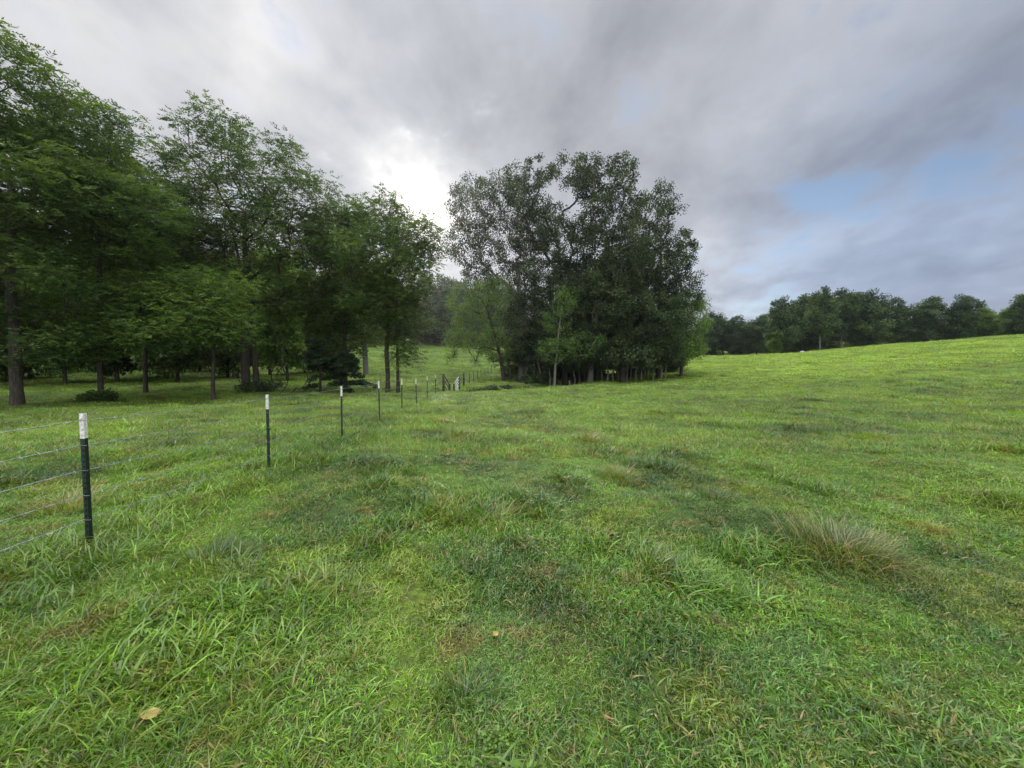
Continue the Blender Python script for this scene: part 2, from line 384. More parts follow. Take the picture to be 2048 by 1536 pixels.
# ------------------------------------------------------------------ ground sheet
def build_ground():
    def axis(mx0, mx1, a, step):
        t0 = -math.asinh(mx0/a); t1 = math.asinh(mx1/a); n = int((t1-t0)/step)
        return a*np.sinh(np.linspace(t0, t1, n))
    xs = axis(900, 900, 4.0, .022); ys = axis(500, 1500, 4.0, .022)+3.0
    X, Y = np.meshgrid(xs, ys); Z = H(X, Y)
    V = np.stack([X.ravel(), Y.ravel(), Z.ravel()], 1); nx = len(xs); ny = len(ys)
    i, j = np.meshgrid(np.arange(nx-1), np.arange(ny-1)); a = (j*nx+i).ravel()
    F = np.stack([a, a+1, a+nx+1, a+nx], 1)
    o = obj('ground', mesh_np('ground', V, F, M_GROUND, smooth=True)); tag(o, kind='structure')
build_ground()

# ------------------------------------------------------------------ grass
def blades(rng, n, rad, lmin, lmax, w, lean0=(.1, .6), curve=(.4, 1.6), lay=None, seg=3, centre=False):
    """returns V, F, tint of n bent blades rooted in a disc of radius rad"""
    a = rng.random(n)*2*np.pi; r = rad*np.sqrt(rng.random(n)) if not centre else rad*rng.random(n)**1.0
    x = r*np.cos(a); y = r*np.sin(a)
    yaw = rng.random(n)*2*np.pi
    if centre: yaw = a+rng.normal(0, .6, n)
    if lay is not None: yaw = lay+rng.normal(0, .7, n)
    Ln = lmin+(lmax-lmin)*rng.random(n)**1.4; W = w*(.6+.8*rng.random(n))
    th0 = lean0[0]+(lean0[1]-lean0[0])*rng.random(n); k = curve[0]+(curve[1]-curve[0])*rng.random(n)
    dx = np.cos(yaw); dy = np.sin(yaw); tw = rng.normal(0, .5, n)
    sx = -np.sin(yaw+tw); sy = np.cos(yaw+tw)
    px, py, pz = x.copy(), y.copy(), np.full(n, -.015)
    VV = []
    prof = [1, .95, .65, .08] if seg == 3 else ([1, .7, .06] if seg == 2 else [1, .98, .85, .55, .05])
    for s in range(seg+1):
        t = s/seg; ww = W*prof[s]/2
        VV.append(np.stack([px-sx*ww, py-sy*ww, pz], 1)); VV.append(np.stack([px+sx*ww, py+sy*ww, pz+ww*.4], 1))
        th = th0+k*(t+.5/seg); ds = Ln/seg
        px = px+dx*np.sin(th)*ds; py = py+dy*np.sin(th)*ds; pz = pz+np.cos(th)*ds
        pz = np.maximum(pz, .006)
    V = np.stack(VV, 1); m = 2*(seg+1); base = np.arange(n)[:, None]*m
    F = np.concatenate([base+np.array([[2*s, 2*s+1, 2*s+3, 2*s+2]]) for s in range(seg)], 0)
    tint = np.tile(rng.random(n), seg)
    return V.reshape(-1, 3), F, tint
def join(parts):
    V = []; F = []; T = []; k = 0
    for v, f, t in parts: V.append(v); F.append(f+k); T.append(t); k += len(v)
    return np.concatenate(V), np.concatenate(F), np.concatenate(T)

def build_grass():
    rng = np.random.default_rng(5)
    src = bpy.data.collections.new('grass_sources')
    kinds = []
    def add(parts):
        V, F, T = join(parts); i = len(kinds)
        o = obj('grass_tuft_%02d' % i, mesh_np('grass_tuft', V, F, M_BLADE, {'tint': T}), link=False); src.objects.link(o); kinds.append(i)
    # 0-4 short near tufts
    for k in range(5): add([blades(rng, 34, .12, .035, .125, .0066, (.1, 1.0), (.4, 2.6), seg=4)])
    # 5-7 taller arching broad blades
    for k in range(3): add([blades(rng, 26, .09, .08, .24, .0085, (.1, .7), (.8, 3.0), seg=4), blades(rng, 12, .1, .04, .1, .006)])
    # 8-9 combed-over
    for k in range(2): add([blades(rng, 44, .14, .08, .2, .005, (.5, 1.1), (.4, 1.3), lay=0.)])
    # 10-13 mid-distance patches
    for k in range(4): add([blades(rng, 110, .32, .05, .14, .011, (.2, .9), (.3, 1.4), seg=2)])
    # 14-16 far patches
    for k in range(3): add([blades(rng, 130, .75, .07, .18, .030, (.2, .9), (.3, 1.4), seg=2)])
    # 17-19 dark mounded tufts that stand up out of the sward
    for k in range(3): add([blades(rng, 150, .26, .12, .30, .011, (.1, .8), (.5, 1.8), centre=True), blades(rng, 60, .34, .06, .16, .011, (.3, 1.), seg=3)])
    # 20-21 broad-leaved weeds and clover between the blades
    def weed(n, L0, L1, w):
        a = rng.random(n)*6.28; L = rng.uniform(L0, L1, n); r0 = rng.random(n)*.05; el = rng.uniform(.1, .9, n)
        d = np.stack([np.cos(a)*np.cos(el), np.sin(a)*np.cos(el), np.sin(el)], 1); sd = np.stack([-np.sin(a), np.cos(a), 0*a], 1)
        p = np.stack([np.cos(a)*r0, np.sin(a)*r0, rng.uniform(.01, .06, n)], 1); up = np.array([0, 0, 1.])
        V = np.stack([p, p+sd*(L*w*.1)[:, None], p+d*(L*.5)[:, None]+sd*(L*w)[:, None], p+d*(L*.5)[:, None]-sd*(L*w)[:, None], p+d*L[:, None]-up*(L*.3)[:, None]+sd*(L*w*.25)[:, None], p+d*L[:, None]-up*(L*.3)[:, None]-sd*(L*w*.25)[:, None]], 1).reshape(-1, 3)
        b = np.arange(n)[:, None]*6; F = np.concatenate([b+np.array([[0, 1, 2, 3]]), b+np.array([[3, 2, 4, 5]])]); return V, F, np.tile(rng.random(n)*.7, 2)
    add([weed(12, .022, .05, .20), blades(rng, 8, .1, .04, .1, .006)])
    add([weed(30, .010, .019, .42), blades(rng, 8, .1, .04, .1, .006)])
    P = []; S = []; R = []; K = []
    def scatter(n, y0, y1, kindf, smin, smax, side=1.15, power=1.0, behind=0):
        # uniform over the view wedge between depths y0 and y1, a bit wider than the frame
        yy = np.sqrt(rng.random(n)*(y1**2-y0**2)+y0**2)
        xx = (rng.random(n)*2-1)*(1.40*yy*side+1.2)
        tall = vnoise(xx/1.1, yy/1.1, 21)+.6*vnoise(xx/.45, yy/.45, 22)
        s = smin+(smax-smin)*np.clip(tall*1.0+.5+.15*rng.normal(size=n), 0, 1)
        bare = vnoise(xx/.7, yy/.7, 33)+.5*vnoise(xx/.2, yy/.2, 34)
        keep = bare < .28+.2*rng.random(n)
        gd, _ = seg_dist(xx, yy, GULLY)
        kk = kindf(xx, yy, tall, n)
        graz = (xx > 2.2) & (xx < 6) & (yy > 1.6) & (yy < 3.3)
        s = np.where(graz, .75, s); kk = np.where(graz & (kk < 10), kk % 5, kk)
        z = H(xx, yy)
        P.append(np.stack([xx, yy, z], 1)[keep]); S.append(s[keep]); K.append(kk[keep])
        lay = 2*np.pi*rng.random(n); comb = kk >= 8; comb &= kk <= 9
        lay = np.where(comb, 3.6+1.6*vnoise(xx/2, yy/2, 8)*2, lay)
        R.append(np.stack([rng.normal(0, .06, n), rng.normal(0, .06, n), lay], 1)[keep])
    def near(x, y, tall, n):
        k = rng.integers(0, 5, n)
        k = np.where((tall > .30), rng.integers(5, 8, n), k)
        cmb = vnoise(x/1.6, y/1.6, 55)
        k = np.where((cmb > .22) & (rng.random(n) < .35) & (x < 1), rng.integers(8, 10, n), k)
        wd = vnoise(x/.5, y/.5, 66)
        k = np.where((wd > .16) & (rng.random(n) < .35), rng.integers(20, 22, n), k)
        lefty = (x < -1.2) & (y < 3.2) & (rng.random(n) < .30)
        return np.where(lefty, rng.integers(5, 10, n), k)
    scatter(7500, 1.0, 3.2, near, .65, 1.5)
    scatter(17000, 3.2, 7.5, near, .65, 1.45)
    mid = lambda x, y, t, n: rng.integers(10, 14, n)
    scatter(20000, 7.5, 17, mid, .6, 1.35)
    scatter(26000, 17, 42, mid, .8, 1.6)
    far = lambda x, y, t, n: rng.integers(14, 17, n)
    scatter(24000, 30, 75, far, .6, 1.5)
    scatter(16000, 75, 150, far, .9, 2.0)
    tuft = lambda x, y, t, n: rng.integers(17, 20, n)
    scatter(90, 4, 12, tuft, .35, .9)
    scatter(750, 9, 30, tuft, .5, 1.4)
    scatter(1500, 28, 80, tuft, .8, 2.2)
    # rank grass left standing along the wire
    n = 2600; yy = 1.5+24*rng.random(n)**1.5; xx = -4.15-.035*np.maximum(0, yy-8)+rng.normal(.05, .34, n)
    P.append(np.stack([xx, yy, H(xx, yy)], 1)); S.append(rng.uniform(.75, 1.5, n)); K.append(rng.integers(5, 8, n)); R.append(np.stack([0*xx, 0*xx, 6.28*rng.random(n)], 1))
    P = np.concatenate(P); S = np.concatenate(S); R = np.concatenate(R); K = np.concatenate(K)
    me = bpy.data.meshes.new('grass'); me.vertices.add(len(P)); me.vertices.foreach_set('co', P.astype(np.float32).ravel())
    a = me.attributes.new('scl', 'FLOAT', 'POINT'); a.data.foreach_set('value', S.astype(np.float32))
    a = me.attributes.new('kind_id', 'INT', 'POINT'); a.data.foreach_set('value', K.astype(np.int32))
    a = me.attributes.new('rot', 'FLOAT_VECTOR', 'POINT'); a.data.foreach_set('vector', R.astype(np.float32).ravel())
    me.materials.append(M_BLADE)
    o = obj('grass', me)
    ng = bpy.data.node_groups.new('grass_scatter', 'GeometryNodeTree')
    ng.interface.new_socket('Geometry', in_out='INPUT', socket_type='NodeSocketGeometry')
    ng.interface.new_socket('Geometry', in_out='OUTPUT', socket_type='NodeSocketGeometry')
    N = ng.nodes; L = ng.links
    gi = N.new('NodeGroupInput'); go = N.new('NodeGroupOutput')
    ci = N.new('GeometryNodeCollectionInfo'); ci.inputs['Collection'].default_value = src
    ci.inputs['Separate Children'].default_value = True; ci.inputs['Reset Children'].default_value = True
    ip = N.new('GeometryNodeInstanceOnPoints'); ip.inputs['Pick Instance'].default_value = True
    def na(nm, ty):
        n = N.new('GeometryNodeInputNamedAttribute'); n.data_type = ty; n.inputs['Name'].default_value = nm
        return n.outputs['Attribute']
    L.new(gi.outputs[0], ip.inputs['Points']); L.new(ci.outputs[0], ip.inputs['Instance'])
    L.new(na('kind_id', 'INT'), ip.inputs['Instance Index']); L.new(na('rot', 'FLOAT_VECTOR'), ip.inputs['Rotation'])
    L.new(na('scl', 'FLOAT'), ip.inputs['Scale']); L.new(ip.outputs[0], go.inputs[0])
    md = o.modifiers.new('scatter', 'NODES'); md.node_group = ng
    tag(o, 'short green pasture grass covering the whole field', 'grass', kind='stuff')
build_grass()

# tussocks: bigger clumps that stand out of the pasture
def tussock(px, py, rad, hgt, n, label, dry=.3, stalks=0, seed=0):
    rng = np.random.default_rng(900+seed)
    Y = EYE*750/(py-735); x = (px-1024)/750*Y; y = Y
    z = hz(x, y)
    root = empty('grass_tussock', (x, y, z))
    w = .006 if Y < 6 else .006*Y/6
    parts = [blades(rng, n, rad, hgt*.5, hgt*1.25, w, (.1, .7), (.6, 2.0), seg=4, centre=True),
             blades(rng, n//2, rad*1.15, hgt*.3, hgt*.7, w, (.3, 1.1), (.4, 1.4), seg=3)]
    V, F, T = None, None, None
    v1, f1, t1 = parts[0]; v2, f2, t2 = parts[1]
    t1 = t1*.85+.0; m = rng.random(len(t1)//4) < dry; t1 = np.where(np.tile(m, 4), .95, t1)
    V, F, T = join([(v1, f1, t1), (v2, f2, t2)])
    o = obj('blades', mesh_np('tussock_blades', V, F, M_TUSS, {'tint': T}), root)
    if stalks:
        for i in range(stalks):
            b = MB(); a = rng.random()*6.28; r = rad*.8*math.sqrt(rng.random()); L = hgt*(.9+.6*rng.random()); ln = rng.normal(0, .4); yw = rng.random()*6.28
            p0 = np.array([r*math.cos(a), r*math.sin(a), -.02]); pts = [p0]
            for s in range(1, 5):
                th = ln+.25*s*.4*np.sign(ln); pts.append(pts[-1]+np.array([math.cos(yw)*math.sin(th), math.sin(yw)*math.sin(th), math.cos(th)])*L/4)
            b.tube(pts, np.array([1, .9, .8, .8, .3])*w*.22, 3, False)
            obj('stalk', b.mesh('stalk', M_STRAW), root)
    tag(root, label, 'grass clump', 'tussocks in the pasture'); return root
tussock(1690, 1110, .46, .36, 1500, 'largest tussock, tall pale dry stalks among green blades, front right of the field', .22, 46, 1)
tussock(1240, 955, .33, .30, 500, 'round pale green tussock in the middle of the field, in front of a smaller one', .3, 8, 2)
tussock(1180, 885, .42, .32, 420, 'tussock with a few upright straw stalks, in the field before the grove', .4, 12, 3)
tussock(920, 870, .42, .26, 420, 'dark rounded tussock beside the fence, nearer of the two there', .25, 3, 4)
tussock(885, 842, .35, .24, 300, 'small brownish tussock beside the fence, farther of the two there', .6, 3, 5)
tussock(985, 1050, .30, .26, 420, 'tussock with bent straw stems in the left centre of the field', .3, 9, 6)
tussock(925, 1440, .20, .15, 260, 'upright fine green clump at the bottom edge of the picture', .05, 2, 7)
tussock(1440, 1000, .28, .20, 320, 'low dark green clump left of the largest tussock', .1, 0, 8)
tussock(120, 1010, .38, .32, 420, 'tan leaning tussock behind the wire, left of the nearest fence post', .65, 14, 9)
tussock(200, 1130, .26, .22, 420, 'bright green clump at the foot of the nearest fence post', .05, 0, 10)
tussock(1960, 870, .5, .28, 380, 'dark tussock near the right edge of the field', .25, 2, 11)
tussock(1760, 880, .55, .25, 380, 'wide dark tussock in the right middle of the field', .2, 2, 12)
tussock(1320, 828, .5, .25, 260, 'farthest tussock, small and dark, in the open field before the grove', .2, 0, 13)
tussock(420, 1130, .30, .22, 520, 'blue-green arching clump right of the nearest fence post', .04, 0, 14)

# fallen leaves
def fallen_leaf(px, py, size, mat, label, rz, seed):
    Y = EYE*750/(py-735); x = (px-1024)/750*Y; z = hz(x, Y)
    n = 9; pts = []; 
    for i in range(n):
        t = i/(n-1); w = math.sin(math.pi*min(1, t*.97+.03))**.8*.34*size
        pts.append(((t-.5)*size, -w, .05*size*math.sin(3*t+seed)+.10*size)); pts.append(((t-.5)*size, 0, .02*size*math.sin(5*t))); pts.append(((t-.5)*size, w, .05*size*math.cos(4*t)+.12*size))
    F = []
    for i in range(n-1):
        F += [(i*3, i*3+1, i*3+4, i*3+3), (i*3+1, i*3+2, i*3+5, i*3+4)]
    me = mesh_np('fallen_leaf', pts, F, mat, smooth=True); o = obj('fallen_leaf', me)
    o.location = (x, Y, z+.05); o.rotation_euler = (.25, .15, rz); tag(o, label, 'leaf'); return o
M_LY = plain_material('yellow_leaf', (.24,.16,.035), (.34,.25,.07), .6, 0, 30)
M_LB = plain_material('brown_leaf', (.15,.07,.035), (.26,.13,.06), .7, 0, 30)
fallen_leaf(272, 1482, .085, M_LY, 'yellow fallen leaf lying in the grass at the bottom left', .5, 1)
fallen_leaf(1225, 1087, .12, M_LB, 'reddish brown fallen leaf in the grass right of centre', 1.2, 2)
fallen_leaf(1222, 1492, .05, M_LB, 'brown curled fallen leaf at the bottom edge', 2.2, 3)
fallen_leaf(990, 1305, .05, M_LY, 'tiny yellow fallen leaf in the middle foreground grass', .9, 4)
fallen_leaf(82, 1082, .065, M_LY, 'yellow fallen leaf under the lowest wire left of the nearest post', .2, 5)

# ------------------------------------------------------------------ fence
POSTS = [(-4.15, 3.6), (-4.15, 6.33), (-4.2, 9.2), (-4.4, 12.4), (-4.45, 15.1), (-4.6, 18.0), (-4.85, 21.4), (-4.97, 24.4)]
PH = 1.30
WIRES = [1.235, .99, .745, .50, .26]
def t_post_mesh(h0, h1, mat, name, studs=True, rim=0.0):
    """T-section steel post between heights h0 and h1 with studs on its face"""
    b = MB(); w = .021+rim; t = .004+rim
    b.box((-w, -t, h0), (w, t, h1)); b.box((-t, t, h0), (t, .042+rim, h1))
    if studs:
        z = max(h0, 0)+.03
        while z < h1-.02:
            b.box((-.007, -t-.009, z), (.007, -t, z+.016)); z += .053
    return b.mesh(name, mat)
def build_fence():
    root = empty('wire_fence', (POSTS[0][0], POSTS[0][1], hz(*POSTS[0])))
    tag(root, 'five strand barbed wire fence on dark green white-topped steel posts', 'fence')
    R0 = Vector(root.location)
    low = t_post_mesh(-.3, PH-.245, M_TPOST, 'fence_post'); cap = t_post_mesh(PH-.245, PH, M_WHITE, 'white_tip')
    cb = MB()
    a = np.linspace(-2.4, 2.4, 9); cb.tube(np.stack([.036*np.sin(a), -.016-.002*np.cos(a)+.03*(1-np.cos(a))/2, .004*np.cos(a*2)], 1), .0026, 4)
    clip = cb.mesh('wire_clip', M_WIRE)
    rnd = random.Random(4); tops = []
    for i, (x, y) in enumerate([(-4.2, .7)]+POSTS):
        z = hz(x, y)
        tops.append(Vector((x, y, z)))
        p = obj('fence_post', low, root); p.location = Vector((x, y, z))-R0
        p.rotation_euler = (rnd.uniform(-.015, .015), rnd.uniform(-.016, .016), rnd.uniform(-.06, .06))
        c = obj('white_tip', cap, p)
        for wz in WIRES:
            k = obj('wire_clip', clip, p); k.location = (0, -.004, wz)
    rnd = random.Random(8)
    ends = [Vector((-4.1, -2.3, hz(-4.1, -2.3)))]+tops+[Vector((-4.93, 27.0, hz(-4.93, 27.0)))]
    for wi, wz in enumerate(WIRES):
        b = MB()
        for strand in (0, 1):
            pts = []; rad = []
            for s in range(len(ends)-1):
                A = ends[s]; B = ends[s+1]; L = (B-A).length; n = max(3, int(L/.055)) if s < 4 else 8
                for q in range(n):
                    t = q/n; P = A.lerp(B, t); sag = .02*4*t*(1-t)*(1+.3*math.sin(wi*3+s))
                    ph = t*L/.05+strand*math.pi; rr = .0028 if s < 4 else 0
                    dist = max(1.0, P.y/7)
                    pts.append((P.x-.022+rr*math.cos(ph), P.y, P.z+wz-sag+rr*math.sin(ph)+.004*math.sin(s*5+t*7+wi))); rad.append(.0019*min(dist, 2.0))
            P = ends[-1]; pts.append((P.x, P.y, P.z+wz)); rad.append(.004)
            if strand == 1: pts = [p for p in pts if p[1] < 15]; rad = rad[:len(pts)]
            b.tube(np.array(pts)-np.array(R0), np.array(rad), 4, False)
        # barbs
        for s in range(0, 5):
            A = ends[s]; B = ends[s+1]; L = (B-A).length; n = int(L/.125)
            for q in range(n):
                t = (q+.5)/n; P = A.lerp(B, t); sag = .02*4*t*(1-t)*(1+.3*math.sin(wi*3+s)); c = np.array([P.x-.022, P.y, P.z+wz-sag+.004*math.sin(s*5+t*7+wi)])-np.array(R0)
                for k in range(2):
                    d = np.array([rnd.uniform(-1, 1), rnd.uniform(-.5, .5), rnd.uniform(-1, 1)]); d = d/np.linalg.norm(d)*.017
                    b.tube([c-d, c, c+d], [.0010, .0022, .0010], 3, False)
        obj('barbed_wire', b.mesh('barbed_wire', M_WIRE), root)
build_fence()

def rail_panel(name, A, B, nr, h, mat_rail, pr, rr, label, cat, posts=(True, True), post_mat=None, ph=None):
    """A, B = (x, y): panel between two posts with nr rails"""
    zA = hz(*A); zB = hz(*B); root = empty(name, (*A, zA)); tag(root, label, cat)
    off = np.array([B[0]-A[0], B[1]-A[1], zB-zA]); ph = ph or h+.05
    for k, use in enumerate(posts):
        if use:
            o_ = off*k; b = MB(); b.tube([o_+(0, 0, -.3), o_+(0, 0, .5), o_+(0, 0, ph-.02), o_+(0, 0, ph)], [pr, pr, pr, pr*.6], 10)
            obj('post', b.mesh('post', post_mat or mat_rail, True), root)
    for i in range(nr):
        b = MB(); z = h*(.16+.84*i/(nr-1)); b.tube([np.array((0, 0, z)), off*.5+(0, 0, z), off+(0, 0, z)], rr, 8)
        obj('rail', b.mesh('rail', mat_rail, True), root)
    return root
GP = [(-4.93, 27.0), (-5.0, 30.0), (-4.95, 32.0), (-4.8, 34.0), (-4.66, 36.2)]
rail_panel('rail_fence', GP[0], GP[1], 4, 1.30, M_WOOD, .09, .035, 'short dark rail fence panel between two black posts at the end of the wire fence', 'fence panel')
rail_panel('pipe_gate', GP[2], GP[3], 5, 1.30, M_PIPE, .08, .03, 'pale pipe gate between dark posts where the fence crosses the gully', 'gate', (True, True), M_WOOD)
rail_panel('rail_fence', GP[3], GP[4], 4, 1.30, M_WOOD, .09, .02, 'thin-railed fence panel with a dark end post beyond the pale pipe gate', 'fence panel', (False, True))

def back_fence():
    pts = [(939,44),(947,49),(955,54),(962,58),(970,62),(976,66),(983,70),(988,74),(992,78),(996,82),(1000,86)]
    P = [((px-1024)/750*Y, Y) for px, Y in pts]
    root = empty('wire_fence', (*P[0], hz(*P[0]))); R0 = Vector(root.location)
    tag(root, 'far wire fence on thin dark posts running uphill behind the grove', 'fence')
    b = MB(); b.box((-.035, -.012, -.2), (.035, .012, 1.25)); b.box((-.012, .012, -.2), (.012, .06, 1.25)); pm = b.mesh('fence_post', M_TPOST)
    for q in P:
        o = obj('fence_post', pm, root); o.location = Vector((*q, hz(*q)))-R0
    for wz in (.3, .6, .9, 1.2):
        b = MB(); seq = [GP[-1]]+P
        b.tube([np.array((q[0], q[1], hz(*q)+wz))-np.array(R0) for q in seq], .006, 3, False)
        obj('wire', b.mesh('wire', M_WIRE), root)
back_fence()

# ------------------------------------------------------------------ trees
def tree_skeleton(rng, trunk, targets, droop=.15):
    """trunk: (k,3) polyline. targets (n,3). nodes + parents"""
    nodes = [trunk[0]]; par = [-1]
    for i in range(1, len(trunk)):
        d = np.linalg.norm(trunk[i]-trunk[i-1]); m = max(1, int(d/.6))
        for s in range(1, m+1): nodes.append(trunk[i-1]+(trunk[i]-trunk[i-1])*s/m); par.append(len(nodes)-2)
    nt = len(nodes)
    first = max(2, int(nt*.25))
    N = np.array(nodes); P = list(par); tips = []
    order = np.argsort([np.min(np.linalg.norm(N[first:]-t, axis=1)) for t in targets])
    cap = len(targets)*9+nt+10; arr = np.zeros((cap, 3)); arr[:nt] = N; n = nt
    allowed = np.zeros(cap, bool); allowed[first:nt] = True
    for ti in order:
        t = targets[ti]; d = arr[:n]-t; dist = np.linalg.norm(d, axis=1); hd = np.hypot(d[:, 0], d[:, 1])
        cost = dist+.9*np.maximum(0, d[:, 2]+.35*hd)+(~allowed[:n])*1e6
        k = int(np.argmin(cost)); a = arr[k]; L = dist[k]; m = max(1, min(7, int(L/.7)))
        pk = k; jit = rng.normal(0, .06*L, 3)
        for s in range(1, m+1):
            u = s/m; p = a+(t-a)*u; bow = math.sin(math.pi*u)
            p = p+jit*bow+np.array([0, 0, -.10*L*bow])
            if n >= cap: break
            arr[n] = p; P.append(pk); allowed[n] = True; pk = n; n += 1
        tips.append(pk)
    return arr[:n], np.array(P[:n]), nt, tips
def tree_trunk_mesh(nodes, par, nt, r0, tip_r, mat, expo=.5, minr=0.0):
    n = len(nodes); cnt = np.ones(n)
    for i in range(n-1, 0, -1):
        cnt[par[i]] += cnt[i]*1.0
    r = np.maximum(r0*(cnt/cnt[0])**.52, max(minr, tip_r*.6))
    visited = np.zeros(n, bool); kids = [[] for _ in range(n)]
    for i in range(1, n): kids[par[i]].append(i)
    # chains: follow the thickest child
    b = MB(); stack = [0]; starts = [(0, -1)]
    while starts:
        s, p = starts.pop(); ch = [p, s] if p >= 0 else [s]; c = s
        while kids[c]:
            ks = sorted(kids[c], key=lambda q: -cnt[q] if not (q < nt) else -1e9)
            for q in ks[1:]: starts.append((q, c))
            c = ks[0]; ch.append(c)
        pts = nodes[ch]; rr = r[ch].copy()
        if p >= 0: rr[0] = rr[1]*1.05 if len(rr) > 1 else rr[0]
        if len(ch) < 2: continue
        if p < 0:   # root flare
            hgt = pts[:, 2]-pts[0, 2]; rr = rr*(1+.30*np.exp(-hgt/.3))
        mx = rr.max(); k = 10 if mx > .15 else (6 if mx > .05 else (4 if mx > .02 else 3))
        b.tube(pts, rr, k, False)
    return b.mesh('trunk', mat, True)
DENS = {'compound': 1.35, 'simple': 3.3}; LSZ = {'compound': 1.5, 'simple': 1.13}
def leaf_cloud(rng, centres, crad, per, size, style, outward, flat=.7):
    """rhombic leaves in clumps; style 'compound' = leaflets along a drooping rachis, 'simple' = single leaves"""
    per = int(per*DENS[style]); size = size*LSZ[style]
    nC = len(centres); n = nC*per
    C = np.repeat(centres, per, 0); cr = np.repeat(crad, per)
    d = rng.normal(size=(n, 3)); d /= np.linalg.norm(d, axis=1)[:, None]
    rad = cr*(rng.random(n)**.6); off = d*rad[:, None]; off[:, 2] *= flat
    P = C+off
    ct = np.repeat(rng.random(nC), per)
    if style == 'compound':
        k = 7
        yaw = np.arctan2(d[:, 1], d[:, 0])+rng.normal(0, .6, n); dr = rng.uniform(-.9, 1.5, n)
        ax = np.stack([np.cos(yaw)*np.cos(dr*.6), np.sin(yaw)*np.cos(dr*.6), -np.sin(dr*.6)+.15], 1)
        side = np.stack([-np.sin(yaw), np.cos(yaw), rng.normal(0, .25, n)], 1); side /= np.linalg.norm(side, axis=1)[:, None]
        Ps = []; Ds = []; Ss = []
        Lr = size*2.1*rng.uniform(.7, 1.2, n)
        for j in range(k):
            t = .25+.75*(j//2)/((k-1)//2); sg = (1 if j % 2 == 0 else -1)
            if j == k-1: dj = ax; t = 1.0
            else: dj = ax*.55+side*sg*.85
            drop = -.25*t*t
            Ps.append(P+ax*(Lr*t)[:, None]+np.array([0, 0, 1.])*(Lr*drop)[:, None]); Ds.append(dj); Ss.append(size*(1-.25*abs(t-.5))*np.ones(n))
        P = np.concatenate(Ps); D = np.concatenate(Ds); SZ = np.concatenate(Ss)*rng.uniform(.75, 1.2, n*k); ct = np.tile(ct, k); lt = np.tile(rng.random(n), k); wr = .38
        side2 = np.cross(D, np.array([0, 0, 1.])+rng.normal(0, .95, (n*k, 3)))
    else:
        D = d*.7+rng.normal(0, .7, (n, 3)); D[:, 2] -= .25; SZ = size*rng.uniform(.6, 1.35, n); lt = rng.random(n); wr = .62
        side2 = np.cross(D, np.array([0, 0, 1.])+rng.normal(0, .6, (n, 3)))
    D /= np.linalg.norm(D, axis=1)[:, None]; side2 -= D*(side2*D).sum(1)[:, None]; side2 /= np.linalg.norm(side2, axis=1)[:, None]+1e-6
    w = (SZ*wr/2)[:, None]; s = SZ[:, None]
    nrm = np.cross(D, side2)
    V = np.stack([P, P+D*s*.42+side2*w+nrm*s*.06, P+D*s-nrm*s*.05, P+D*s*.42-side2*w+nrm*s*.06], 1).reshape(-1, 3)
    F = np.arange(len(P)*4).reshape(-1, 4)
    tint = np.clip(.62*ct+.42*lt, 0, 1)
    return V, F, tint
def sample_lobes(rng, lobes, n, spacing, shell=.55):
    """lobes: (cx,cy,cz,rx,ry,rz). spread of clump centres, denser towards the surface"""
    vol = np.array([l[3]*l[4]*l[5] for l in lobes])**.8; vol /= vol.sum(); out = []
    tries = 0
    while len(out) < n and tries < n*25:
        tries += 1
        l = lobes[rng.choice(len(lobes), p=vol)]
        d = rng.normal(size=3); d /= np.linalg.norm(d); r = rng.random()**(1/3.) if rng.random() > shell else .78+.24*rng.random()
        p = np.array(l[:3])+d*r*np.array(l[3:])
        if out and spacing > 0:
            q = np.array(out); 
            if np.min(((q-p)**2).sum(1)) < spacing**2: continue
        out.append(p)
    return np.array(out)
